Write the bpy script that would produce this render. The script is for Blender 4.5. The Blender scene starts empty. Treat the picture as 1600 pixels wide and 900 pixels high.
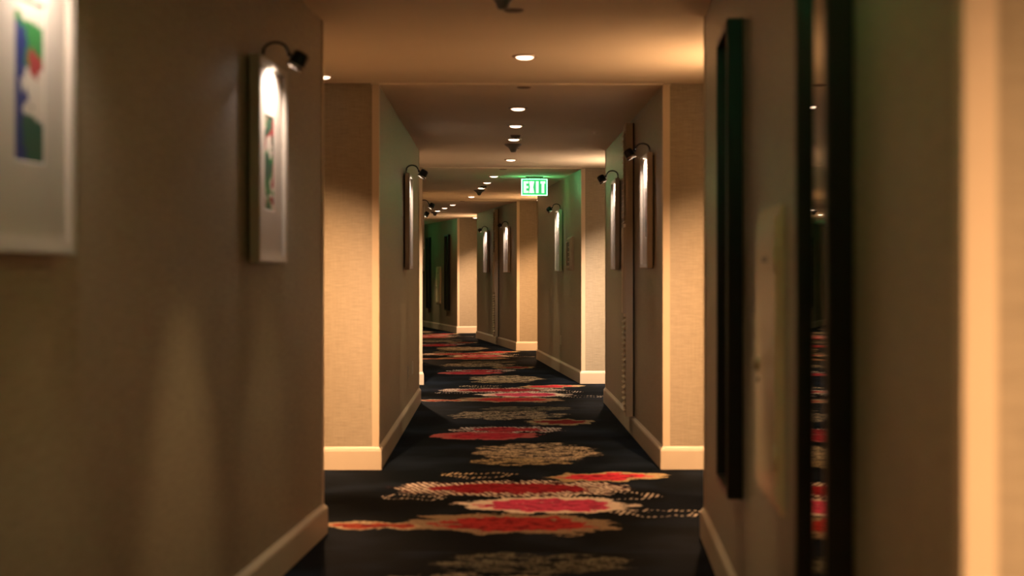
import bpy, math, random
from mathutils import Vector, Matrix
random.seed(7)
scene = bpy.context.scene
C = scene.collection
R = math.radians

# ------------------------------------------------------------------ camera, world, exposure
cam_d = bpy.data.cameras.new('camera')
cam = bpy.data.objects.new('camera', cam_d); C.objects.link(cam)
CAMZ = 1.2625
cam.location = (0, 0, CAMZ); cam.rotation_euler = (R(90), 0, 0)
cam_d.sensor_width = 36; cam_d.lens = 36 * 2264 / 1600
cam_d.shift_y = -20 / 1600
cam_d.clip_start = 0.02; cam_d.clip_end = 200
cam_d.dof.use_dof = True; cam_d.dof.focus_distance = 19.0; cam_d.dof.aperture_fstop = 2.0
scene.camera = cam
w = bpy.data.worlds.new('world'); scene.world = w; w.use_nodes = True
w.node_tree.nodes['Background'].inputs[0].default_value = (0.01, 0.012, 0.01, 1)
w.node_tree.nodes['Background'].inputs[1].default_value = 0.2
vs = scene.view_settings
vs.view_transform = 'Standard'; vs.look = 'None'; vs.gamma = 1.0; vs.use_curve_mapping = False
vs.exposure = 0.35
scene.cycles.max_bounces = 6; scene.cycles.diffuse_bounces = 5; scene.cycles.glossy_bounces = 4

# lamp strengths (watts / emission) and colours, used by the lamp builders below
CORRIDOR_COL = (1.0, 0.82, 0.50)
SIDE_COL = (1.0, 0.70, 0.36)
PIC_COL = (1.0, 0.80, 0.70)
ALCOVE_COL = {1: (1.0, .54, .26), 2: (1.0, .53, .25), 3: (1.0, .66, .43), 4: (1.0, .53, .25), 5: (1.0, .58, .33)}
ALCOVE_DIM = {1: .80, 2: 1.0, 3: 1.08, 4: .92, 5: .95}   # the recess lamps are not all equally bright
SPOT_CORRIDOR = 5.0
SPOT_SIDE = 48.0
SPOT_ALCOVE = 70.0
SPOT_WASH = 520.0
SPOT_HIDDEN = 830.0
SPOT_PICTURE = 11.0
SCONCE = 32.0
SIGN_EMIT = 5.2

# ------------------------------------------------------------------ node helpers
def new_mat(name):
    m = bpy.data.materials.new(name); m.use_nodes = True
    nt = m.node_tree
    return m, nt, nt.nodes['Principled BSDF']

class NT:
    """tiny expression helper for a node tree"""
    def __init__(s, nt): s.nt = nt
    def put(s, sock, v):
        if hasattr(v, 'is_output'): s.nt.links.new(v, sock)
        elif v is not None:
            if isinstance(v, (tuple, list)) and len(v) == 3 and sock.type == 'RGBA': v = (*v, 1)
            sock.default_value = v
    def math(s, op, a, b=None, c=None, clamp=False):
        n = s.nt.nodes.new('ShaderNodeMath'); n.operation = op; n.use_clamp = clamp
        for i, v in enumerate((a, b, c)):
            if v is not None: s.put(n.inputs[i], v)
        return n.outputs[0]
    def vec(s, op, a, b=None, scale=None):
        n = s.nt.nodes.new('ShaderNodeVectorMath'); n.operation = op
        s.put(n.inputs[0], a)
        if b is not None: s.put(n.inputs[1], b)
        if scale is not None: s.put(n.inputs['Scale'], scale)
        return n.outputs['Value'] if op in ('LENGTH', 'DISTANCE', 'DOT_PRODUCT') else n.outputs['Vector']
    def sep(s, v):
        n = s.nt.nodes.new('ShaderNodeSeparateXYZ'); s.put(n.inputs[0], v); return n.outputs
    def comb(s, x, y, z=0.0):
        n = s.nt.nodes.new('ShaderNodeCombineXYZ')
        for i, v in enumerate((x, y, z)): s.put(n.inputs[i], v)
        return n.outputs[0]
    def noise(s, v, scale, detail=2.0, rough=0.5, col=False):
        n = s.nt.nodes.new('ShaderNodeTexNoise'); s.put(n.inputs['Vector'], v)
        n.inputs['Scale'].default_value = scale; n.inputs['Detail'].default_value = detail
        n.inputs['Roughness'].default_value = rough
        return n.outputs['Color'] if col else n.outputs['Fac']
    def voro(s, v, scale, feature='F1', out='Distance'):
        n = s.nt.nodes.new('ShaderNodeTexVoronoi'); n.feature = feature; s.put(n.inputs['Vector'], v)
        n.inputs['Scale'].default_value = scale
        return n.outputs[out]
    def mix(s, f, a, b):
        n = s.nt.nodes.new('ShaderNodeMix'); n.data_type = 'RGBA'
        s.put(n.inputs[0], f); s.put(n.inputs[6], a); s.put(n.inputs[7], b)
        return n.outputs[2]
    def step(s, v, lo, hi):
        n = s.nt.nodes.new('ShaderNodeMapRange'); n.interpolation_type = 'SMOOTHSTEP'
        s.put(n.inputs[0], v); n.inputs[1].default_value = lo; n.inputs[2].default_value = hi
        n.inputs[3].default_value = 0; n.inputs[4].default_value = 1
        return n.outputs[0]
    def coord(s, which='Object'):
        return s.nt.nodes.new('ShaderNodeTexCoord').outputs[which]
    def bump(s, h, strength, dist, bsdf):
        n = s.nt.nodes.new('ShaderNodeBump'); n.inputs['Strength'].default_value = strength
        n.inputs['Distance'].default_value = dist; s.put(n.inputs['Height'], h)
        s.nt.links.new(n.outputs[0], bsdf.inputs['Normal'])

def simple(name, col, rough=0.5, metal=0.0, emit=None, strength=0.0, var=0.06, scale=14, spec=None, bump=0.0):
    m, nt, b = new_mat(name); t = NT(nt)
    n = t.noise(t.coord(), scale, 3)
    c2 = tuple(max(0, c * (1 - var * 2)) for c in col); c1 = tuple(min(1, c * (1 + var)) for c in col)
    t.put(b.inputs['Base Color'], t.mix(n, c2, c1))
    b.inputs['Roughness'].default_value = rough; b.inputs['Metallic'].default_value = metal
    if spec is not None: b.inputs['Specular IOR Level'].default_value = spec
    if emit:
        b.inputs['Emission Color'].default_value = (*emit, 1); b.inputs['Emission Strength'].default_value = strength
    if bump: t.bump(t.noise(t.coord(), scale * 8, 2), bump, 0.002, b)
    return m

M = {}
def wall_material():
    m, nt, b = new_mat('woven_wallcovering'); t = NT(nt)
    p = t.sep(t.coord())
    h = t.math('ADD', p[0], p[1])
    d = t.math('SUBTRACT', p[0], p[1])
    weft = t.noise(t.comb(t.math('MULTIPLY', h, 9), t.math('MULTIPLY', d, 9), t.math('MULTIPLY', p[2], 260)), 1, 3, .6)
    warp = t.noise(t.comb(t.math('MULTIPLY', h, 190), t.math('MULTIPLY', d, 190), t.math('MULTIPLY', p[2], 7)), 1, 2, .6)
    blot = t.noise(t.coord(), 1.3, 3)
    k = t.math('ADD', t.math('MULTIPLY', weft, .68), t.math('MULTIPLY', warp, .32))
    col = t.mix(t.step(k, .3, .7), (.21, .182, .127), (.34, .298, .213))
    col = t.mix(t.math('MULTIPLY', blot, .3), col, (.265, .225, .16))
    t.put(b.inputs['Base Color'], col)
    b.inputs['Roughness'].default_value = .42; b.inputs['Specular IOR Level'].default_value = .3
    b.inputs['Anisotropic'].default_value = .9; t.put(b.inputs['Tangent'], t.comb(0.0, 0.0, 1.0))
    t.bump(k, .2, .001, b)
    return m
M['wall'] = wall_material()
M['ceiling'] = simple('ceiling_paint', (.80, .735, .59), .75, var=.03, scale=2, bump=.08)
M['base'] = simple('painted_baseboard', (.53, .465, .36), .38, var=.04, scale=5)
M['guard'] = simple('corner_guard_paint', (.55, .465, .34), .4, var=.03, scale=4)
M['black'] = simple('black_lacquer', (.003, .008, .007), .35, var=.2)
M['lampblack'] = simple('black_lamp_metal', (.012, .013, .012), .32, metal=.4, var=.2)
M['chrome'] = simple('brushed_steel', (.55, .53, .5), .25, metal=1, var=.05)
M['frame'] = simple('white_picture_frame', (.55, .49, .40), .55, var=.05, scale=9)
M['mat'] = simple('ivory_mat_board', (.58, .52, .43), .7, var=.03, scale=20)
M['door'] = simple('painted_door', (.36, .28, .18), .5, var=.06, scale=6)
M['louver'] = simple('louver_paint', (.66, .54, .38), .45, var=.05, scale=6)
M['gap'] = simple('dark_gap_shade', (.03, .025, .018), .8, var=.1)
M['roomdoor'] = simple('dark_room_door', (.10, .055, .03), .4, var=.2, scale=3)
M['plastic'] = simple('white_plastic', (.62, .58, .5), .35, var=.03)
M['detector'] = simple('detector_plastic', (.20, .19, .16), .4, var=.06)
M['plate'] = simple('ceiling_cover_plate', (.16, .13, .09), .55, var=.06)
M['cabinet'] = simple('cabinet_enamel', (.90, .73, .50), .25, var=.03, scale=5, spec=.6)
M['signface'] = simple('sign_dark_face', (.05, .05, .045), .35, var=.2)
M['ring'] = simple('downlight_ring', (.55, .46, .35), .4, var=.04)
M['lens'] = simple('lit_lamp_lens', (.9, .8, .65), .4, emit=(1, .66, .44), strength=4.0)
M['picbulb'] = simple('lit_picture_lamp', (.9, .85, .8), .4, emit=(1, .80, .66), strength=9.0)
M['sconceglow'] = simple('lit_sconce_shade', (.8, .7, .5), .5, emit=(1, .62, .30), strength=2.0)
M['exitgreen'] = simple('lit_green_panel', (.05, .4, .15), .3, emit=(.07, .80, .22), strength=.55)
M['exitedge'] = simple('lit_green_edge', (.1, .5, .2), .3, emit=(.14, 1, .30), strength=SIGN_EMIT * 3.5)
M['exitletter'] = simple('lit_sign_letter', (.6, .8, .65), .3, emit=(.62, 1, .66), strength=1.1)
def mirror_material():
    m, nt, b = new_mat('mirror_glass'); t = NT(nt)
    t.put(b.inputs['Base Color'], t.mix(t.noise(t.coord(), 2), (.62, .68, .64), (.66, .72, .68)))
    b.inputs['Metallic'].default_value = 1; b.inputs['Roughness'].default_value = .015
    return m
M['mirror'] = mirror_material()

def art_material(name, seed, cols, sc=6.0):
    m, nt, b = new_mat(name); t = NT(nt)
    co = t.vec('ADD', t.coord(), (seed * 3.1, seed * 1.7, seed * 2.3))
    wob = t.vec('ADD', co, t.vec('SCALE', t.noise(co, 9, 2, col=True), scale=.16))
    f = t.noise(wob, sc, 1.5)
    n = nt.nodes.new('ShaderNodeValToRGB'); t.put(n.inputs[0], f)
    r = n.color_ramp; r.interpolation = 'CONSTANT'
    pos = [0.0, .40, .47, .53, .60]
    r.elements[0].position = 0; r.elements[0].color = (*cols[0], 1)
    r.elements[1].position = pos[1]; r.elements[1].color = (*cols[1], 1)
    for i in range(2, len(cols)):
        e = r.elements.new(pos[i]); e.color = (*cols[i], 1)
    t.put(b.inputs['Base Color'], n.outputs[0]); b.inputs['Roughness'].default_value = .6
    return m
GREEN = (.03, .20, .045); DGREEN = (.02, .09, .05); BLUE = (.015, .03, .16); REDC = (.32, .04, .04); PALE = (.62, .56, .46); DARK = (.03, .025, .025); RUST = (.22, .06, .04)
def near_print():
    """abstract print: blue upright stroke, green top, red spot, pale middle, dark green foot"""
    m, nt, b = new_mat('abstract_print_a'); t = NT(nt)
    co = t.coord()
    p = t.sep(t.vec('ADD', co, t.vec('SCALE', t.vec('SUBTRACT', t.noise(co, 16, 2, col=True), (.5, .5, .5)), scale=.13)))
    col = t.mix(t.step(p[2], .325, .33), DGREEN, PALE)
    col = t.mix(t.step(p[2], .43, .435), col, GREEN)
    col = t.mix(t.step(p[2], .535, .54), col, PALE)
    d = t.vec('LENGTH', t.comb(t.math('ADD', p[0], .035), t.math('SUBTRACT', p[2], .44)))
    col = t.mix(t.math('SUBTRACT', 1.0, t.step(d, .03, .034)), col, REDC)
    col = t.mix(t.math('MULTIPLY', t.step(p[0], .018, .022), t.math('SUBTRACT', 1.0, t.step(p[2], .51, .515))), col, BLUE)
    t.put(b.inputs['Base Color'], col); b.inputs['Roughness'].default_value = .6
    return m
ARTS = [near_print(),
        art_material('abstract_print_b', 2, [DGREEN, GREEN, PALE, REDC, DGREEN], 7),
        art_material('abstract_print_c', 3, [DARK, RUST, DARK, PALE, RUST], 7),
        art_material('abstract_print_d', 4, [RUST, DARK, RUST, PALE, DARK], 7)]

# ------------------------------------------------------------------ carpet (flat woven print)
PER = 7.35
def carpet_material():
    m, nt, b = new_mat('floral_carpet'); t = NT(nt)
    uvn = nt.nodes.new('ShaderNodeUVMap'); uvn.uv_map = 'UVMap'
    p = t.sep(uvn.outputs[0])
    cell = t.math('FLOOR', t.math('DIVIDE', t.math('ADD', p[1], 1.6), PER))
    v = t.math('SUBTRACT', t.math('SUBTRACT', p[1], t.math('MULTIPLY', cell, PER)), 0.0)
    P0 = t.comb(p[0], v, 0.0)
    d1 = t.vec('SUBTRACT', t.noise(P0, 5.0, 3, .6, col=True), (.5, .5, .5))
    d2 = t.vec('SUBTRACT', t.noise(P0, 26.0, 2, .6, col=True), (.5, .5, .5))
    P = t.vec('ADD', P0, t.vec('ADD', t.vec('SCALE', d1, scale=.34), t.vec('SCALE', d2, scale=.09)))
    fine = t.noise(P0, 55, 2, .6)
    midn = t.noise(P0, 14, 3, .6)
    patchy = t.noise(t.comb(t.math('MULTIPLY', p[0], .6), v, 0.0), 13, 2, .55)
    veins = t.voro(P, 15, 'DISTANCE_TO_EDGE')
    dots = t.voro(P0, 30)
    pq = t.sep(P0)
    stripes = t.math('MULTIPLY', t.step(t.math('SINE', t.math('ADD', t.math('ADD', t.math('MULTIPLY', pq[0], 150), t.math('MULTIPLY', pq[1], 60)), t.math('MULTIPLY', midn, 9))), -.15, .15), t.step(patchy, .36, .48))
    dotrow = t.step(t.math('SINE', t.math('ADD', t.math('MULTIPLY', pq[0], 190), t.math('MULTIPLY', pq[1], -50))), -.1, .2)
    big = t.noise(P0, 1.6, 2)
    base = t.mix(t.step(big, .42, .68), (.0025, .0045, .007), (.010, .016, .027))
    base = t.mix(t.math('MULTIPLY', fine, .35), base, (.003, .005, .007))
    col = base
    # one shared node group: normalised lobed radius of a flower
    g = bpy.data.node_groups.new('lobed_radius', 'ShaderNodeTree')
    for nm, ty in (('P', 'NodeSocketVector'), ('cu', 'NodeSocketFloat'), ('cv', 'NodeSocketFloat'), ('ru', 'NodeSocketFloat'), ('rv', 'NodeSocketFloat'), ('rot', 'NodeSocketFloat'), ('petals', 'NodeSocketFloat'), ('amp', 'NodeSocketFloat')):
        g.interface.new_socket(nm, in_out='INPUT', socket_type=ty)
    g.interface.new_socket('q', in_out='OUTPUT', socket_type='NodeSocketFloat')
    gi = g.nodes.new('NodeGroupInput'); go = g.nodes.new('NodeGroupOutput'); h = NT(g)
    o = {s.name: s for s in gi.outputs}
    s3 = h.sep(o['P'])
    du = h.math('SUBTRACT', s3[0], o['cu']); dv = h.math('SUBTRACT', s3[1], o['cv'])
    cs = h.math('COSINE', o['rot']); sn = h.math('SINE', o['rot'])
    a = h.math('DIVIDE', h.math('ADD', h.math('MULTIPLY', du, cs), h.math('MULTIPLY', dv, sn)), o['ru'])
    c = h.math('DIVIDE', h.math('SUBTRACT', h.math('MULTIPLY', dv, cs), h.math('MULTIPLY', du, sn)), o['rv'])
    rad = h.math('SQRT', h.math('ADD', h.math('MULTIPLY', a, a), h.math('MULTIPLY', c, c)))
    ang = h.math('ARCTAN2', c, a)
    lob = h.math('ABSOLUTE', h.math('SINE', h.math('MULTIPLY', h.math('MULTIPLY', ang, o['petals']), .5)))
    e = h.math('ADD', h.math('SUBTRACT', 1.0, o['amp']), h.math('MULTIPLY', lob, o['amp']))
    g.links.new(h.math('DIVIDE', rad, e), go.inputs['q'])

    def q(cu, cv, ru, rv, rot=0, petals=9, amp=.16):
        n = nt.nodes.new('ShaderNodeGroup'); n.node_tree = g
        t.put(n.inputs['P'], P)
        for k, x in (('cu', cu), ('cv', cv), ('ru', ru), ('rv', rv), ('rot', rot), ('petals', petals), ('amp', amp)): n.inputs[k].default_value = x
        return n.outputs[0]
    inside = lambda qq, r, w=.03: t.math('SUBTRACT', 1.0, t.step(qq, r - w, r + w))
    RED, DRED, PINK = (.46, .030, .05), (.15, .010, .018), (.62, .065, .15)
    WHITE, BEIGE, CREAM = (.78, .70, .60), (.36, .28, .15), (.50, .40, .26)
    redvar = t.step(midn, .46, .62)
    whitedots = t.math('SUBTRACT', 1.0, t.step(dots, .10, .2))

    def peony(col, qq, red, white):
        m_out = inside(qq, 1.0)
        core = inside(t.math('ADD', qq, t.math('MULTIPLY', t.math('SUBTRACT', midn, .5), .35)), .74)
        col = t.mix(m_out, col, t.mix(t.math('MULTIPLY', t.step(fine, .55, .75), .5), white, (.12, .06, .05)))
        inner = t.mix(redvar, red, tuple(x * .55 for x in red))
        inner = t.mix(t.math('MULTIPLY', whitedots, inside(qq, .45)), inner, white)
        return t.mix(core, col, inner)
    def hatch(col, qq, red, white):
        col = t.mix(inside(qq, 1.0), col, t.mix(stripes, (.05, .012, .014), white))
        return t.mix(inside(t.math('ADD', qq, t.math('MULTIPLY', t.math('SUBTRACT', midn, .5), .4)), .68), col, t.mix(redvar, red, DRED))
    def leaf(col, qq, red, edge):
        col = t.mix(inside(qq, 1.0), col, t.mix(t.step(fine, .5, .7), edge, tuple(x * .3 for x in edge)))
        return t.mix(inside(t.math('ADD', qq, t.math('MULTIPLY', t.math('SUBTRACT', midn, .5), .7)), .72), col, t.mix(redvar, red, DRED))
    def lacy(col, qq, c1):
        ms = t.math('MULTIPLY', inside(qq, 1.0, .06), t.step(veins, .03, .10))
        ms = t.math('MULTIPLY', t.math('MULTIPLY', ms, t.step(fine, .30, .50)), t.step(patchy, .40, .47))
        return t.mix(ms, col, t.mix(redvar, c1, tuple(x * .6 for x in c1)))
    def ring(col, qq, c1, wd=.12):
        band = t.math('MULTIPLY', inside(qq, 1.0), t.math('SUBTRACT', 1.0, inside(qq, 1.0 - wd * 2)))
        return t.mix(t.math('MULTIPLY', band, dotrow), col, c1)

    col = ring(col, q(-.27, .95, .25, .12), CREAM)
    col = ring(col, q(.74, -.46, .24, .12), WHITE)
    col = leaf(col, q(.53, .86, .40, .21, .1, 7, .2), RED, BEIGE)
    col = hatch(col, q(-.07, .38, .72, .33, .0, 13, .10), (.30, .02, .03), WHITE)
    col = ring(col, q(.50, .10, .28, .13), WHITE)
    col = ring(col, q(-.62, .02, .21, .10), WHITE)
    col = leaf(col, q(-.72, -.95, .34, .12, .0, 5, .15), (.32, .06, .03), CREAM)
    col = leaf(col, q(-.02, -.86, .56, .33, -.05, 9, .18), (.36, .03, .03), (.30, .22, .14))
    col = peony(col, q(.125, -.24, .50, .30, .0, 11, .14), PINK, WHITE)
    col = lacy(col, q(.12, 2.15, .46, .55, .1, 9, .2), CREAM)
    col = lacy(col, q(.00, 1.60, .32, .22, .0, 9, .2), BEIGE)
    col = leaf(col, q(.40, 4.25, .30, .28, .0, 7, .2), (.20, .016, .016), BEIGE)
    col = hatch(col, q(-.08, 3.65, .46, .26, .0, 11, .12), (.44, .04, .05), WHITE)
    col = peony(col, q(-.24, 3.20, .46, .30, .0, 7, .2), RED, (.42, .10, .09))
    col = lacy(col, q(-.06, 4.85, .54, .42, .0, 9, .22), CREAM)
    col = lacy(col, q(.14, 5.50, .44, .26, .0, 9, .2), (.22, .20, .13))
    t.put(b.inputs['Base Color'], col)
    b.inputs['Roughness'].default_value = .9; b.inputs['Specular IOR Level'].default_value = .04
    t.bump(t.noise(P0, 170, 2), .5, .004, b)
    return m
M['carpet'] = carpet_material()

# ------------------------------------------------------------------ mesh helpers
class MB:
    def __init__(s): s.v = []; s.f = []; s.sm = []
    def add(s, vs, fs, smooth=False):
        o = len(s.v); s.v += [tuple(p) for p in vs]
        for f in fs: s.f.append(tuple(i + o for i in f)); s.sm.append(smooth)
        return s
    def box(s, a, b, rot=None, org=None):
        (x0, y0, z0), (x1, y1, z1) = a, b
        vs = [Vector(p) for p in ((x0, y0, z0), (x1, y0, z0), (x1, y1, z0), (x0, y1, z0), (x0, y0, z1), (x1, y0, z1), (x1, y1, z1), (x0, y1, z1))]
        if rot is not None:
            c = Vector(org) if org is not None else Vector(((x0 + x1) / 2, (y0 + y1) / 2, (z0 + z1) / 2))
            vs = [c + rot @ (p - c) for p in vs]
        return s.add(vs, [(0, 3, 2, 1), (4, 5, 6, 7), (0, 1, 5, 4), (1, 2, 6, 5), (2, 3, 7, 6), (3, 0, 4, 7)])
    def bevbox(s, a, b, e):
        """box whose +y (front) edges are chamfered by e"""
        (x0, y0, z0), (x1, y1, z1) = a, b
        vs = [(x0, y0, z0), (x1, y0, z0), (x1, y0, z1), (x0, y0, z1),
              (x0, y1 - e, z0), (x1, y1 - e, z0), (x1, y1 - e, z1), (x0, y1 - e, z1),
              (x0 + e, y1, z0 + e), (x1 - e, y1, z0 + e), (x1 - e, y1, z1 - e), (x0 + e, y1, z1 - e)]
        fs = [(0, 1, 2, 3), (11, 10, 9, 8)]
        for k in range(4):
            n = (k + 1) % 4
            fs += [(k, k + 4, n + 4, n), (k + 4, k + 8, n + 8, n + 4)]
        return s.add(vs, fs)
    def lathe(s, prof, axis=None, org=(0, 0, 0), n=24, smooth=True):
        """prof: (radius, height) pairs round +z, or round 'axis' from org"""
        m = Matrix.Identity(3) if axis is None else Vector(axis).normalized().to_track_quat('Z', 'Y').to_matrix()
        o = Vector(org); vs = []; fs = []
        for (r, z) in prof:
            for k in range(n):
                a = 2 * math.pi * k / n
                vs.append(o + m @ Vector((r * math.cos(a), r * math.sin(a), z)))
        for i in range(len(prof) - 1):
            for k in range(n):
                k2 = (k + 1) % n
                fs.append((i * n + k, i * n + k2, (i + 1) * n + k2, (i + 1) * n + k))
        return s.add(vs, fs, smooth)
    def tube(s, pts, r, n=10):
        pts = [Vector(p) for p in pts]; vs = []; fs = []
        for i, p in enumerate(pts):
            d = (pts[min(i + 1, len(pts) - 1)] - pts[max(i - 1, 0)]).normalized()
            q = d.to_track_quat('Z', 'X').to_matrix()
            for k in range(n):
                a = 2 * math.pi * k / n
                vs.append(p + q @ Vector((r * math.cos(a), r * math.sin(a), 0)))
        for i in range(len(pts) - 1):
            for k in range(n):
                k2 = (k + 1) % n
                fs.append((i * n + k, i * n + k2, (i + 1) * n + k2, (i + 1) * n + k))
        fs += [tuple(range(n))[::-1], tuple(range((len(pts) - 1) * n, len(pts) * n))]
        return s.add(vs, fs, True)
    def mesh(s, name, mat):
        me = bpy.data.meshes.new(name); me.from_pydata(s.v, [], s.f)
        me.polygons.foreach_set('use_smooth', s.sm)
        me.materials.append(mat); me.update(); return me
    def build(s, name, mat, parent=None, loc=None):
        return link(name, s.mesh(name, mat), parent, loc)

def link(name, data, parent=None, loc=None):
    o = bpy.data.objects.new(name, data); C.objects.link(o)
    if parent: o.parent = parent
    if loc: o.location = loc
    return o
def tag(o, label=None, cat=None, group=None, kind=None):
    if label: o['label'] = label
    if cat: o['category'] = cat
    if group: o['group'] = group
    if kind: o['kind'] = kind
    return o
def thing(name, label, cat, loc, rz=0, group=None):
    o = link(name, None); o.location = loc; o.rotation_euler = (0, 0, rz)
    o.empty_display_size = .1
    return tag(o, label, cat, group)
def spot(parent, loc, direction, watts, angle, blend, col, radius=.03):
    l = bpy.data.lights.new('lamp_light', 'SPOT'); l.energy = watts; l.spot_size = R(angle); l.spot_blend = blend
    l.color = col; l.shadow_soft_size = radius
    o = bpy.data.objects.new('lamp_light', l); C.objects.link(o); o.parent = parent; o.location = loc
    o.rotation_mode = 'QUATERNION'; o.rotation_quaternion = Vector(direction).normalized().to_track_quat('-Z', 'Y')
    return o

# ------------------------------------------------------------------ the curved corridor: straight stretches hinged at mid-alcove
L = PER; HW = .925; AD = .60; AL = 1.20; H = 2.50; HA = 2.507
HEAD = {0: 7.55, 1: 3.40, 2: -.65, 3: -4.90, 4: -9.15, 5: -13.45}
Fv = {n: Vector((math.sin(R(a)), math.cos(R(a)), 0)) for n, a in HEAD.items()}
Rv = {n: Vector((math.cos(R(a)), -math.sin(R(a)), 0)) for n, a in HEAD.items()}
PV = {2: Vector((.073, 8.21, 0))}                 # PV[n]: hinge where stretch n starts
PV[1] = PV[2] - Fv[1] * L; PV[0] = PV[1] - Fv[0] * L
for n in (3, 4, 5): PV[n] = PV[n - 1] + Fv[n - 1] * L
PV[6] = PV[5] + Fv[5] * L
def pt(n, s, u, z=0.0): return PV[n] + Fv[n] * s + Rv[n] * u + Vector((0, 0, z))
S0 = {n: AL for n in HEAD}; S1 = {n: L - AL for n in HEAD}
S0[0] = L - AL - 1.8                               # behind the camera only a short piece is built
S1[5] = L - .3
ORD = {0: 'behind', 1: 'nearest', 2: 'second', 3: 'third', 4: 'fourth', 5: 'farthest'}

# floor
def floor():
    vs, fs, uv = [], [], []
    def row(p, nrm, v):
        for k in range(9):
            u = -2 + .5 * k; vs.append(p + nrm * u); uv.append((u, v))
    for n in range(0, 6):
        st = [S0[0] - .2] if n == 0 else [0.0]
        ss = st + [x * .5 for x in range(1, 15) if x * .5 > st[0]]
        for s_ in ss:
            nrm = Rv[n]
            if s_ == 0.0:
                nrm = (Rv[n] + Rv[n - 1]).normalized() / math.cos(R((HEAD[n - 1] - HEAD[n]) / 2))
            row(pt(n, s_, 0), nrm, n * L + s_)
    row(pt(5, L, 0), Rv[5], 6 * L)
    rows = len(vs) // 9
    for r in range(rows - 1):
        for k in range(8):
            a = r * 9 + k; fs.append((a, a + 1, a + 10, a + 9))
    me = bpy.data.meshes.new('floor'); me.from_pydata(vs, [], fs); me.materials.append(M['carpet'])
    ul = me.uv_layers.new(name='UVMap')
    for lp in me.loops: ul.data[lp.index].uv = uv[lp.vertex_index]
    return tag(link('floor', me), 'dark navy carpet with red and cream peony pattern along the corridor', 'carpet', kind='structure')
floor()

# ceiling: continuous slab with the corridor stretches dropped by two centimetres
def prism(mb, pts, z0, z1):
    k = len(pts)
    vs = [Vector((p.x, p.y, z0)) for p in pts] + [Vector((p.x, p.y, z1)) for p in pts]
    fs = [tuple(range(k)), tuple(range(2 * k - 1, k - 1, -1))]
    for i in range(k):
        j = (i + 1) % k; fs.append((i, i + k, j + k, j))
    mb.add(vs, fs)
def ceiling():
    mb = MB()
    for n in range(0, 6):
        a = S0[0] - .2 if n == 0 else -.05
        prism(mb, [pt(n, a, -2), pt(n, L + .05, -2), pt(n, L + .05, 2), pt(n, a, 2)], HA + .0005 * n, HA + .12)
        b = S1[n] + (.3 if n == 5 else 0)
        prism(mb, [pt(n, S0[n], -HW - .05), pt(n, b, -HW - .05), pt(n, b, HW + .05), pt(n, S0[n], HW + .05)], H, HA + .02)
    o = mb.build('ceiling', M['ceiling'])
    return tag(o, 'plain warm-painted corridor ceiling with recessed lamps', 'ceiling', kind='structure')
ceiling()

# wall blocks, corner guards, baseboards
PROF = [(0, 0.002), (.020, 0.002), (.020, .122), (.016, .134), (.008, .142), (.004, .150), (0, .150)]
def sweep(mb, path, prof=PROF):
    """path: plan points; profile offset to the left of travel"""
    k = len(path); rings = []
    for i, p in enumerate(path):
        d0 = (path[i] - path[i - 1]).normalized() if i else None
        d1 = (path[i + 1] - path[i]).normalized() if i < k - 1 else None
        n0 = Vector((-d0.y, d0.x, 0)) if d0 else None; n1 = Vector((-d1.y, d1.x, 0)) if d1 else None
        if n0 and n1:
            m = (n0 + n1).normalized(); m = m / max(.2, m.dot(n0))
        else: m = n0 or n1
        rings.append([p + m * o + Vector((0, 0, z)) for o, z in prof])
    vs = [v for r_ in rings for v in r_]; q = len(prof); fs = []
    for i in range(k - 1):
        for j in range(q):
            j2 = (j + 1) % q; fs.append((i * q + j, (i + 1) * q + j, (i + 1) * q + j2, i * q + j2))
    fs += [tuple(range(q))[::-1], tuple(range((k - 1) * q, k * q))]
    mb.add(vs, fs)

gi = 0
for n in range(0, 6):
    for side, sg in (('left', -1), ('right', 1)):
        a, b = S0[n], S1[n] + (.3 if n == 5 else 0)
        mb = MB()
        prism(mb, [pt(n, a, sg * HW), pt(n, b, sg * HW), pt(n, b, sg * (HW + AD)), pt(n, a, sg * (HW + AD))][::sg], 0, HA + .03)
        wl = mb.build('wall_' + side, M['wall'])
        tag(wl, f'beige woven wallcovering on the {side} wall, {ORD[n]} stretch of the corridor' if n else f'beige woven wall on the {side} behind the camera', 'wall', kind='structure')
        # baseboard
        mb = MB()
        P_ = lambda s_, u_: pt(n, s_, sg * u_)
        path = [P_(a, HW + AD), P_(a, HW), P_(b, HW), P_(b, HW + AD)]
        if n == 0: path = path[1:]
        if n == 5: path = path[:-1]
        paths = [path]
        for pa in paths:
            sweep(mb, pa if sg == 1 else pa[::-1])
        bo = mb.build('baseboard_' + side, M['base'])
        tag(bo, f'cream painted baseboard along the {side} wall, {ORD[n]} stretch of the corridor' if n else f'cream baseboard on the {side} behind the camera', 'baseboard', kind='structure')
        # corner guards
        for e, s_, dr in (('near', a, -1), ('far', b, 1)):
            if (n == 0 and e == 'near') or (n == 5 and e == 'far'): continue
            mb = MB(); th = .004; wd = .042
            q = lambda ds, du: pt(n, s_ + dr * ds, sg * (HW + du))
            poly = [q(th, wd), q(th, -th), q(-wd, -th), q(-wd, 0), q(0, 0), q(0, wd)]
            prism(mb, poly[::sg * dr], .152, H - .001)
            gi += 1
            gob = mb.build(f'trim_{gi}', M['guard'])
            tag(gob, f'pale corner guard at the {e} end of the {side} wall, {ORD[n]} stretch' if n else f'pale corner guard on the {side} behind the camera', 'trim', kind='structure')
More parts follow.
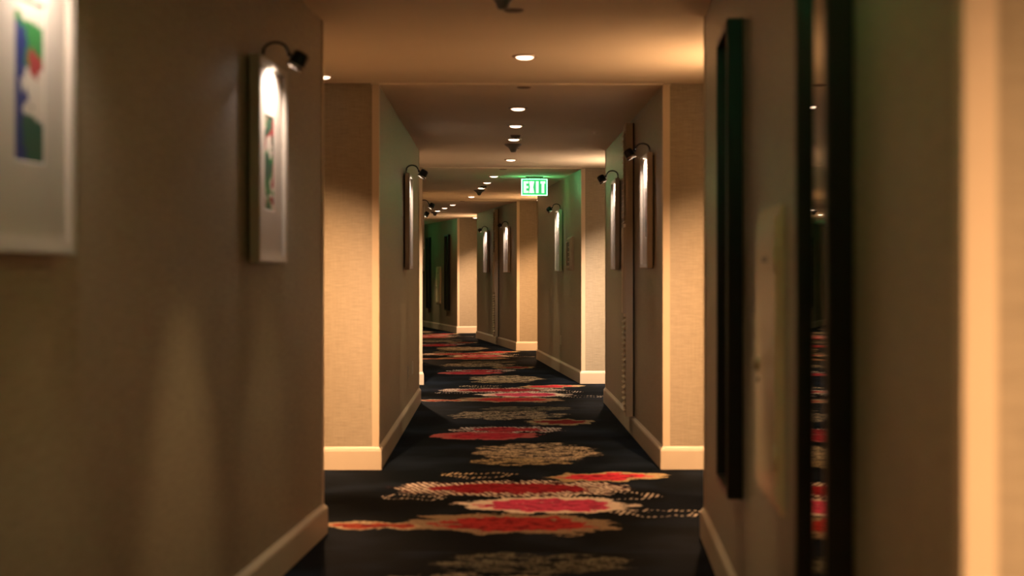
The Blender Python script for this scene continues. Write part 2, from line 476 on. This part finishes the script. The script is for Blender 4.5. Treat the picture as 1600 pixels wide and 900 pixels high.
# alcove back walls and the two end walls
for n in range(1, 6):
    for side, sg in (('left', -1), ('right', 1)):
        p, q = pt(n - 1, S1[n - 1], sg * (HW + AD)), pt(n, S0[n], sg * (HW + AD))
        d = (q - p).normalized(); o = Vector((d.y, -d.x, 0)) * sg
        mb = MB(); p2, q2 = p - d * .3, q + d * .3
        prism(mb, [p2, q2, q2 + o * .12, p2 + o * .12][::sg], 0, HA + .03)
        tag(mb.build('wall_' + side, M['wall']), f'recess wall on the {side} before the {ORD[n]} stretch', 'wall', kind='structure')
for nm, n, s_, s2 in (('wall_back', 0, S0[0] - .15, S0[0]), ('wall_far', 5, L - .05, L + .1)):
    mb = MB(); prism(mb, [pt(n, s_, -HW - AD), pt(n, s2, -HW - AD), pt(n, s2, HW + AD), pt(n, s_, HW + AD)], 0, HA + .03)
    tag(mb.build(nm, M['wall']), 'beige end wall behind the camera' if n == 0 else 'beige end wall past the farthest stretch', 'wall', kind='structure')

def wallpos(n, side, s_, z=0, off=0.0):
    """location and rotation of an object hung on a corridor wall: local +y faces the corridor"""
    sg = -1 if side == 'left' else 1
    x = Fv[n] * sg
    return pt(n, s_, sg * (HW - off), z), math.atan2(x.y, x.x)

# ------------------------------------------------------------------ recessed downlights
ring_me = MB().lathe([(.050, -.001), (.052, -.008), (.068, -.008), (.072, -.003), (.072, .0)], n=28).mesh('trim_ring', M['ring'])
lens_me = MB().lathe([(.051, -.001), (.048, -.010), (.036, -.016), (.018, -.019), (.0005, -.020)], n=24).mesh('lens', M['lens'])
def downlight(n, s_, u, label, watts, angle, blend, ceil=H, tilt=None, col=CORRIDOR_COL, sides=0.0):
    t = thing('recessed_downlight', label, 'ceiling light', pt(n, s_, u, ceil), 0, 'recessed downlights along the corridor ceiling')
    link('trim_ring', ring_me, t); link('lens', lens_me, t)
    spot(t, (0, 0, -.035), tilt or (0, 0, -1), watts, angle, blend, col, .035)
    if sides:                                      # extra side beams, added to put light streaks on both walls
        for sg in (-1, 1): spot(t, (0, 0, -.035), Rv[n] * (sg * .925) + Vector((0, 0, -2.25)), SPOT_SIDE * sides, 30, 1.0, SIDE_COL, .03)
PLACE = ['nearest', 'middle', 'farthest']
for n in range(1, 6):
    for k, s_ in enumerate((2.52, 3.76, 4.94)):
        downlight(n, s_, 0, f'{PLACE[k]} of three small downlights in the ceiling of the {ORD[n]} corridor stretch', SPOT_CORRIDOR, 84, .6, sides=(.35, 1.0, .5)[k])
    downlight(n, .02, 0, f'downlight in the middle of the bright ceiling just before the {ORD[n]} corridor stretch', SPOT_ALCOVE * ALCOVE_DIM[n], 112, .8, HA, col=ALCOVE_COL[n])
    for sg, sd in ((-1, 'left'), (1, 'right')):
        downlight(n, .86, sg * 1.25, f'downlight in the {sd} recess, close to the end wall of the {ORD[n]} stretch', SPOT_WASH * ALCOVE_DIM[n], 48, 1.0, HA, tilt=Fv[n] * -2.06 + Rv[n] * (sg * .36) + Vector((0, 0, -2.2)), col=ALCOVE_COL[n])
        downlight(n, -.86, sg * 1.15, f'added unseen downlight in the {sd} recess, aimed at the end wall of the {ORD[n]} stretch', SPOT_HIDDEN * ALCOVE_DIM[n], 60, 1.0, HA, tilt=Fv[n] * 2.06 + Rv[n] * (sg * .40) + Vector((0, 0, -2.08)), col=ALCOVE_COL[n])  # lamp added out of view to brighten the end walls ahead

# ------------------------------------------------------------------ ceiling detectors and cover plates
det_me = MB().lathe([(.080, 0), (.080, -.012), (.070, -.020), (.048, -.034), (.034, -.052), (.028, -.068), (.022, -.078), (.0005, -.080)], n=26).mesh('body', M['detector'])
detr_me = MB().lathe([(.084, 0), (.084, -.006), (.078, -.008), (.078, 0)], n=26).mesh('mounting_ring', M['plastic'])
dled_me = MB().lathe([(.004, -.0795), (.003, -.083), (.0003, -.084)], n=8).mesh('indicator', M['plastic'])
for n in range(1, 5):
    t = thing('smoke_detector', f'dark bell-shaped smoke detector at the far end of the {ORD[n]} ceiling stretch', 'smoke detector', pt(n, 5.45, 0, H), 0, 'ceiling smoke detectors')
    link('body', det_me, t); link('mounting_ring', detr_me, t); link('indicator', dled_me, t)
plate_me = MB().lathe([(.045, 0), (.045, -.004), (.040, -.007), (.0005, -.008)], n=22).mesh('plate', M['plate'])
prim_me = MB().lathe([(.052, 0), (.052, -.003), (.046, -.003), (.046, 0)], n=22).mesh('rim', M['ring'])
for n in range(1, 5):
    for s_, w_, lab in ((5.90, 0, 'far'), (1.32, 0, 'near')):
        if n == 1 and lab == 'near': continue
        t = thing('sprinkler_cover', f'flat round sprinkler cover plate at the {lab} end of the {ORD[n]} ceiling stretch', 'cover plate', pt(n, s_, .02, H), 0, 'sprinkler cover plates')
        link('plate', plate_me, t); link('rim', prim_me, t)
sq_me = MB()
sq_me.add([(-.045, -.045, 0), (.045, -.045, 0), (.045, .045, 0), (-.045, .045, 0), (-.035, -.035, -.022), (.035, -.035, -.022), (.035, .035, -.022), (-.035, .035, -.022)],
          [(0, 1, 2, 3), (7, 6, 5, 4), (0, 4, 5, 1), (1, 5, 6, 2), (2, 6, 7, 3), (3, 7, 4, 0)])
sq_me = sq_me.mesh('housing', M['plate'])
sql_me = MB().lathe([(.016, -.022), (.014, -.028), (.0005, -.030)], n=14).mesh('sensor_eye', M['black'])
for n in (2, 3):
    t = thing('ceiling_sensor', f'small square dark sensor beside the last downlight of the {ORD[n]} ceiling stretch', 'sensor', pt(n, 4.62, .01, H), 0, 'square ceiling sensors')
    link('housing', sq_me, t); link('sensor_eye', sql_me, t)

# ------------------------------------------------------------------ framed pictures and their lamps
PW, PH, PT = .50, .80, .050
def frame_mesh():
    mb = MB(); f = .030
    x0, x1 = -PW / 2, PW / 2; y0, y1 = .010, PT
    out = [(x0, 0), (x1, 0), (x1, PH), (x0, PH)]; inn = [(x0 + f, f), (x1 - f, f), (x1 - f, PH - f), (x0 + f, PH - f)]
    mid_o = [(x0 + .006, .006), (x1 - .006, .006), (x1 - .006, PH - .006), (x0 + .006, PH - .006)]
    rings = [[(a, y0, c) for a, c in out], [(a, y1 - .006, c) for a, c in out], [(a, y1, c) for a, c in mid_o], [(a, y1 - .004, c) for a, c in inn], [(a, y1 - .018, c) for a, c in inn]]
    vs = [p for r_ in rings for p in r_]; fs = []
    for i in range(4):
        for k in range(4):
            k2 = (k + 1) % 4; fs.append((i * 4 + k, i * 4 + k2, (i + 1) * 4 + k2, (i + 1) * 4 + k))
    mb.add(vs, [f_[::-1] for f_ in fs]); return mb.mesh('frame', M['frame'])
frame_me = frame_mesh()
back_me = MB().box((-PW / 2 + .02, .002, .02), (PW / 2 - .02, .012, PH - .02)).mesh('backing', M['gap'])
def mat_mesh(aw, a0, a1):
    """mat board with a bevelled window"""
    mb = MB(); f = .026; yo = PT - .018; yi = PT - .021
    out = [(-PW / 2 + f, f), (PW / 2 - f, f), (PW / 2 - f, PH - f), (-PW / 2 + f, PH - f)]
    i1 = [(-aw / 2 - .003, a0 - .003), (aw / 2 + .003, a0 - .003), (aw / 2 + .003, a1 + .003), (-aw / 2 - .003, a1 + .003)]
    i2 = [(-aw / 2, a0), (aw / 2, a0), (aw / 2, a1), (-aw / 2, a1)]
    rings = [[(a, yo - .006, c) for a, c in out], [(a, yo, c) for a, c in out], [(a, yo, c) for a, c in i1], [(a, yi, c) for a, c in i2]]
    vs = [p for r_ in rings for p in r_]; fs = []
    for i in range(3):
        for k in range(4):
            k2 = (k + 1) % 4; fs.append(((i + 1) * 4 + k, (i + 1) * 4 + k2, i * 4 + k2, i * 4 + k))
    mb.add(vs, fs); return mb.mesh('mat_board', M['mat'])
MATS = {}
def picture(n, side, s_, z0, label, art, aw=.17, a0=.215, a1=.585):
    loc, rz = wallpos(n, side, s_, z0)
    t = thing('framed_picture', label, 'picture', loc, rz, 'white framed pictures on the corridor walls')
    link('backing', back_me, t); link('frame', frame_me, t)
    if (aw, a0) not in MATS: MATS[(aw, a0)] = mat_mesh(aw, a0, a1)
    link('mat_board', MATS[(aw, a0)], t)
    MB().box((-aw / 2 - .004, PT - .026, a0 - .004), (aw / 2 + .004, PT - .022, a1 + .004)).build('artwork', ARTS[art], t)
# gooseneck picture lamp, local origin at the wall at the top edge of the frame
arm_pts = []
for k in range(15):
    a = math.pi * (1 - k / 14 * .86)
    arm_pts.append((0, .054 + .048 * math.cos(a) , .040 + .036 * math.sin(a)))
arm_pts = [(0, .006, .008), (0, .006, .025)] + arm_pts + [(0, .110, .030)]
arm_me = MB().tube(arm_pts, .0055).mesh('arm', M['lampblack'])
mount_me = MB().lathe([(.0005, 0), (.016, 0), (.018, .006), (.016, .010), (.0005, .011)], axis=(0, 1, 0), org=(0, .0, .014), n=16).mesh('mount', M['chrome'])
HC = Vector((0, .146, .000)); HD = Vector((0, -.50, -.86)).normalized()
head_me = MB().lathe([(.0005, -.040), (.022, -.040), (.033, -.031), (.034, -.008), (.034, .018)], axis=HD, org=HC, n=22).mesh('lamp_head', M['lampblack'])
rim_me = MB().lathe([(.0345, .014), (.037, .016), (.037, .034), (.032, .034), (.031, .014)], axis=HD, org=HC, n=22).mesh('steel_rim', M['chrome'])
bulb_me = MB().lathe([(.0308, .022), (.022, .030), (.0005, .034)], axis=HD, org=HC, n=18).mesh('lens', M['picbulb'])
knob_me = MB().lathe([(.0005, -.012), (.009, -.012), (.009, .012), (.0005, .012)], axis=(1, 0, 0), org=(0, .112, .026), n=12).mesh('joint', M['lampblack'])
def picture_lamp(n, side, s_, z, label):
    loc, rz = wallpos(n, side, s_, z)
    t = thing('picture_lamp', label, 'lamp', loc, rz, 'gooseneck picture lamps')
    link('mount', mount_me, t); link('arm', arm_me, t); link('joint', knob_me, t)
    h = link('lamp_head', head_me, t); link('steel_rim', rim_me, h); link('lens', bulb_me, h)
    spot(t, HC + HD * .040, HD, SPOT_PICTURE, 140, .6, PIC_COL, .018)
PICS = [
    (1, 'left', 2.42, 'large blurred white frame with blue and green abstract print at the left edge', 0, 'black gooseneck lamp over the blurred picture at the left edge'),
    (1, 'left', 4.865, 'white framed small colourful print on the near left wall, under a black lamp', 1, 'black gooseneck lamp over the second picture of the near left wall'),
    (2, 'left', 4.04, 'white framed picture on the left wall of the second stretch, seen edge-on', 2, 'black gooseneck lamp on the left wall of the second stretch'),
    (2, 'right', 2.00, 'nearer white framed picture right of the nearer louvred vent column, second stretch', 3, 'gooseneck lamp over the picture right of the nearer louvred vent column'),
    (2, 'right', 4.66, 'farther white framed picture left of the nearer louvred vent column, second stretch', 2, 'gooseneck lamp over the picture left of the nearer louvred vent column'),
    (3, 'right', 3.27, 'tall white framed picture on the right wall below the green exit sign', 3, 'gooseneck lamp over the right wall picture below the nearer exit sign'),
    (3, 'left', 2.42, 'white framed picture hidden round the left corner of the third stretch, nearer one', 2, 'higher of two lamp heads peeking past the left corner of the third stretch'),
    (3, 'left', 4.865, 'white framed picture hidden round the left corner of the third stretch, farther one', 3, 'lower of two lamp heads peeking past the left corner, above the small exit sign'),
    (4, 'right', 2.13, 'white framed picture right of the farther louvred vent column', 2, 'gooseneck lamp over the picture right of the farther louvred vent column'),
    (4, 'right', 4.66, 'white framed picture left of the farther louvred vent column', 3, 'gooseneck lamp over the picture left of the farther louvred vent column'),
]
for n, sd, s_, lab, art, llab in PICS:
    if art < 2: picture(n, sd, s_, 1.31, lab, art)
    else: picture(n, sd, s_, 1.31, lab, art, .085, .22, .56)
    picture_lamp(n, sd, s_, 1.31 + PH + .005, llab)

# ------------------------------------------------------------------ black framed mirrors
MW, MH, MT = .47, 1.70, .056
def mirror_frame():
    mb = MB(); f = .030; x0, x1 = -MW / 2, MW / 2
    out = [(x0, 0), (x1, 0), (x1, MH), (x0, MH)]; inn = [(x0 + f, f), (x1 - f, f), (x1 - f, MH - f), (x0 + f, MH - f)]
    o2 = [(x0 + .004, .004), (x1 - .004, .004), (x1 - .004, MH - .004), (x0 + .004, MH - .004)]
    rings = [[(a, .001, c) for a, c in out], [(a, MT - .004, c) for a, c in out], [(a, MT, c) for a, c in o2], [(a, MT, c) for a, c in inn], [(a, .034, c) for a, c in inn]]
    vs = [p for r_ in rings for p in r_]; fs = []
    for i in range(4):
        for k in range(4):
            k2 = (k + 1) % 4; fs.append(((i + 1) * 4 + k, (i + 1) * 4 + k2, i * 4 + k2, i * 4 + k))
    mb.add(vs, fs); return mb.mesh('frame', M['black'])
mf_me = mirror_frame()
mg_me = MB().box((-MW / 2 + .022, .026, .022), (MW / 2 - .022, .036, MH - .022)).mesh('mirror_glass', M['mirror'])
mbk_me = MB().box((-MW / 2 + .02, .001, .02), (MW / 2 - .02, .026, MH - .02)).mesh('backing', M['black'])
for n, s_, lab in ((1, 2.31, 'large blurred black framed mirror nearest on the right wall'), (1, 4.54, 'tall black framed mirror beyond the pale cabinet on the near right wall'),
                   (5, 2.25, 'tiny black framed mirror right of the far pale cabinet'), (5, 4.62, 'tiny black framed mirror below the far exit sign, left of the cabinet')):
    loc, rz = wallpos(n, 'right', s_, .47)
    t = thing('wall_mirror', lab, 'mirror', loc, rz, 'tall black framed mirrors')
    link('frame', mf_me, t); link('mirror_glass', mg_me, t); link('backing', mbk_me, t)

# ------------------------------------------------------------------ pale wall cabinets
CW, CH = .56, .86
cb_me = MB().bevbox((-CW / 2, 0, 0), (CW / 2, .012, CH), .004).mesh('frame', M['cabinet'])
cd_me = MB().bevbox((-CW / 2 + .03, .012, .03), (CW / 2 - .03, .022, CH - .03), .003).mesh('door', M['cabinet'])
ch_me = MB().bevbox((-.06, .022, .70), (.06, .0245, .716), .001).mesh('label_slot', M['plate'])
ck_me = MB().lathe([(.024, .0), (.024, .006), (.016, .014), (.0005, .016)], axis=(0, 1, 0), org=(.16, .022, .395), n=16).mesh('latch', M['door'])
ck2_me = MB().lathe([(.010, .0), (.010, .004), (.0005, .005)], axis=(0, 1, 0), org=(.16, .022, .345), n=12).mesh('keyhole', M['black'])
hinge_mes = [MB().lathe([(.0005, 0), (.007, 0), (.007, .07), (.0005, .07)], axis=(0, 0, 1), org=(-CW / 2 + .03, .020, hz), n=10).mesh('hinge', M['cabinet']) for hz in (.12, CH - .19)]
for n, s_, lab in ((1, 3.45, 'pale enamel wall cabinet between the two near black mirrors'), (5, 3.42, 'tiny pale wall cabinet between the two far black mirrors')):
    loc, rz = wallpos(n, 'right', s_, .60)
    t = thing('wall_cabinet', lab, 'cabinet', loc, rz, 'pale wall cabinets')
    link('frame', cb_me, t); d = link('door', cd_me, t)
    for nm, me in (('label_slot', ch_me), ('latch', ck_me), ('keyhole', ck2_me), ('hinge', hinge_mes[0]), ('hinge', hinge_mes[1])): link(nm, me, d)

# ------------------------------------------------------------------ slim louvred vent columns standing out from the right walls
VW, VD, VZ0, VZ1 = .22, .068, .152, 2.46
def vent_column(n, s_, label):
    loc, rz = wallpos(n, 'right', s_ + VW / 2, 0)
    t = thing('louvred_vent_column', label, 'vent cover', loc, rz, 'louvred vent columns')
    h0, h1 = -VW / 2, VW / 2
    MB().box((h0 + .014, .0005, VZ0), (h1 - .014, .012, VZ1)).build('backing', M['gap'], t)  # dark colour paints in the shadow line between column and wall
    for xa in (h0, h1 - .014): MB().bevbox((xa, .012, VZ0), (xa + .014, VD, VZ1), .002).build('side_panel', M['louver'], t)
    for za, zb in ((VZ0, .19), (.93, .96), (1.64, 1.67), (2.41, VZ1)): MB().bevbox((h0 + .014, .012, za), (h1 - .014, VD, zb), .002).build('rail', M['louver'], t)
    MB().bevbox((h0 + .014, .012, .96), (h1 - .014, VD + .016, 1.64), .005).build('access_panel', M['louver'], t)
    rot = Matrix.Rotation(R(-38), 3, 'X')
    sl = MB().box((h0 + .014, -.028, -.003), (h1 - .014, .028, .003), rot=rot, org=(0, 0, 0)).mesh('slat', M['louver'])
    for za, zb, k in ((.19, .93, 17), (1.67, 2.41, 17)):
        for i in range(k):
            link('slat', sl, t, (0, VD - .008, za + (i + .5) * (zb - za) / k))
vent_column(2, 3.17, 'nearer slim beige louvred vent column between two pictures on the right wall')
vent_column(4, 3.25, 'farther slim beige louvred vent column between two pictures on the right wall')

# ------------------------------------------------------------------ exit signs
def exit_sign(n, s_, u, w_, h_, label):
    loc = pt(n, s_, u, H); rz = math.atan2(Rv[n].y, Rv[n].x)
    t = thing('exit_sign', label, 'exit sign', loc, rz, 'green lit exit signs')   # local x = right, -y faces the camera
    drop = .035
    MB().bevbox((-w_ * .36, -.022, -.020), (w_ * .36, .022, 0), .004).build('ceiling_canopy', M['plate'], t)
    for sx in (-1, 1): MB().box((sx * w_ * .25 - .006, -.005, -drop), (sx * w_ * .25 + .006, .005, -.019)).build('hanger', M['plate'], t)
    MB().box((-w_ / 2, -.008, -drop - h_), (w_ / 2, .008, -drop)).build('panel', M['exitgreen'], t)
    e = .006; mb = MB()
    mb.box((-w_ / 2 - e, -.011, -drop - h_ - e), (w_ / 2 + e, .011, -drop - h_)).box((-w_ / 2 - e, -.011, -drop), (w_ / 2 + e, .011, -drop + e * .4))
    mb.box((-w_ / 2 - e, -.011, -drop - h_), (-w_ / 2, .011, -drop)).box((w_ / 2, -.011, -drop - h_), (w_ / 2 + e, .011, -drop))
    mb.build('edge_frame', M['exitedge'], t)
    lh = h_ * .76; lw = w_ * .20; gp = w_ * .225; st = lh * .235; zc = -drop - h_ / 2; z0, z1 = zc - lh / 2, zc + lh / 2
    for face in (-1, 1):
        ya, yb = (-.012, -.0085) if face == -1 else (.0085, .012)
        for k, chx in enumerate('EXIT'):
            cx = (-1.5 + k) * gp * 1.02 * (-face)
            mb = MB(); xl, xr = cx - lw / 2, cx + lw / 2
            if chx == 'E':
                sx = 1 if face == -1 else -1
                a, b2 = (xl, xl + st) if sx == 1 else (xr - st, xr)
                mb.box((a, ya, z0), (b2, yb, z1))
                c0, c1 = (b2, xr) if sx == 1 else (xl, a)
                mb.box((c0, ya, z0), (c1, yb, z0 + st * .85)).box((c0, ya, z1 - st * .85), (c1, yb, z1)).box((c0, ya, zc - st * .42), (c1, yb, zc + st * .42))
            elif chx == 'X':
                x0_, x1_ = xl - .004, xr + .004; d = st * 1.15
                for (p, q) in ((x0_, x1_ - d), (x1_ - d, x0_)):
                    vs = [(p, ya, z0), (p + d, ya, z0), (q + d, ya, z1), (q, ya, z1), (p, yb, z0), (p + d, yb, z0), (q + d, yb, z1), (q, yb, z1)]
                    mb.add(vs, [(0, 1, 2, 3), (7, 6, 5, 4), (0, 4, 5, 1), (1, 5, 6, 2), (2, 6, 7, 3), (3, 7, 4, 0)])
            elif chx == 'I': mb.box((cx - st / 2, ya, z0), (cx + st / 2, yb, z1))
            else: mb.box((cx - st / 2, ya, z0), (cx + st / 2, yb, z1 - st * .85)).box((xl, ya, z1 - st * .85), (xr, yb, z1))
            mb.build('letter', M['exitletter'], t)
exit_sign(3, 2.60, .515, .31, .195, 'nearer green glowing exit sign hanging from the ceiling in the middle distance')
exit_sign(5, 4.0, .12, .31, .195, 'far tiny green exit sign beside the left corner')
exit_sign(1, 1.66, .66, .31, .195, 'green exit sign above the near right mirror, out of the frame')

# ------------------------------------------------------------------ small wall panel, outlets
loc, rz = wallpos(3, 'right', 2.10, 1.32)
t = thing('directory_sign', 'small white framed sign with dark face on the right wall, third stretch', 'sign', loc, rz)
mb = MB(); a, bq, ztop = -.20, .20, .41
o1 = [(a, 0), (bq, 0), (bq, ztop), (a, ztop)]; o2 = [(a + .03, .03), (bq - .03, .03), (bq - .03, ztop - .03), (a + .03, ztop - .03)]; o3 = [(a + .06, .06), (bq - .06, .06), (bq - .06, ztop - .06), (a + .06, ztop - .06)]
rings = [[(x, .001, z) for x, z in o1], [(x, .022, z) for x, z in o1], [(x, .05, z) for x, z in o2], [(x, .05, z) for x, z in o3], [(x, .036, z) for x, z in o3]]
mb.add([p for r_ in rings for p in r_], [((i + 1) * 4 + k, (i + 1) * 4 + (k + 1) % 4, i * 4 + (k + 1) % 4, i * 4 + k) for i in range(4) for k in range(4)])
mb.build('frame', M['frame'], t)
MB().box((a + .05, .028, .05), (bq - .05, .037, ztop - .05)).build('face', M['signface'], t)
for k in range(4): MB().box((-.10, .037, .10 + k * .06), (.10 - .03 * (k % 2), .039, .112 + k * .06)).build('text_bar', M['plastic'], t)

plate2_me = MB().bevbox((-.036, 0, 0), (.036, .006, .118), .003).mesh('plate', M['plastic'])
sock_me = MB().bevbox((-.016, .006, .016), (.016, .009, .05), .001).mesh('socket', M['plastic'])
sock2_me = MB().bevbox((-.016, .006, .068), (.016, .009, .102), .001).mesh('socket', M['plastic'])
for n, sd, s_, z, lab in ((2, 'left', 5.0, .36, 'small outlet plate low on the left wall near the end of the second stretch'), (2, 'left', 4.35, .36, 'faint outlet plate low on the left wall below the edge-on picture'), (3, 'right', 3.2, .36, 'small outlet plate low on the right wall below the picture, third stretch')):
    loc, rz = wallpos(n, sd, s_, z)
    t = thing('wall_outlet', lab, 'outlet', loc, rz, 'wall outlets')
    link('plate', plate2_me, t); link('socket', sock_me, t); link('socket', sock2_me, t)

# ------------------------------------------------------------------ recess sconces and room doors (round the corner)
shade_me = MB().lathe([(.045, -.10), (.070, -.06), (.090, .04), (.094, .05), (.088, .05), (.066, -.05), (.0005, -.09)], n=24).mesh('shade', M['sconceglow'])
arm2_me = MB().tube([(0, .005, -.05), (0, .05, -.09), (0, .10, -.11), (0, .13, -.10)], .008).mesh('arm', M['lampblack'])
bp_me = MB().bevbox((-.035, 0, -.11), (.035, .012, .01), .004).mesh('back_plate', M['lampblack'])
def recess(n, side, s_frac, z):
    sg = -1 if side == 'left' else 1
    p, q = pt(n - 1, S1[n - 1], sg * (HW + AD)), pt(n, S0[n], sg * (HW + AD))
    d = (q - p).normalized() * sg
    c = p + (q - p) * s_frac; c.z = z
    return c, math.atan2(d.y, d.x)
for n in range(1, 6):
    loc, rz = recess(n, 'right', .5, 1.88)
    t = thing('wall_sconce', f'warm uplight sconce hidden in the right recess just before the {ORD[n]} stretch', 'sconce', loc, rz, 'recess sconces')
    link('back_plate', bp_me, t); link('arm', arm2_me, t); link('shade', shade_me, t, (0, .13, 0))
    spot(t, (0, .13, .06), (0, .62, .78), SCONCE * ALCOVE_DIM[n], 140, .9, ALCOVE_COL[n], .05)
di = 1
for n in (2, 3):
    for side in ('left', 'right'):
        for fr in (.24, .76):
            loc, rz = recess(n, side, fr, 0)
            t = thing(f'door_{di}', f'dark wooden room door in a {side} recess before the {ORD[n]} stretch', 'door', loc, rz); t['kind'] = 'structure'; di += 1
            MB().bevbox((-.45, .001, .005), (.45, .02, 2.08), .002).build('leaf', M['roomdoor'], t)
            for xa in (-.51, .455): MB().bevbox((xa, .001, 0), (xa + .055, .03, 2.14), .004).build('jamb', M['base'], t)
            MB().bevbox((-.455, .001, 2.085), (.455, .03, 2.14), .004).build('head', M['base'], t)
            MB().lathe([(.026, 0), (.026, .008), (.01, .01), (.01, .045), (.0005, .046)], axis=(0, 1, 0), org=(.38, .02, 1.0), n=14).tube([(.38, .06, 1.0), (.27, .062, 1.0)], .009).build('lever_handle', M['chrome'], t)
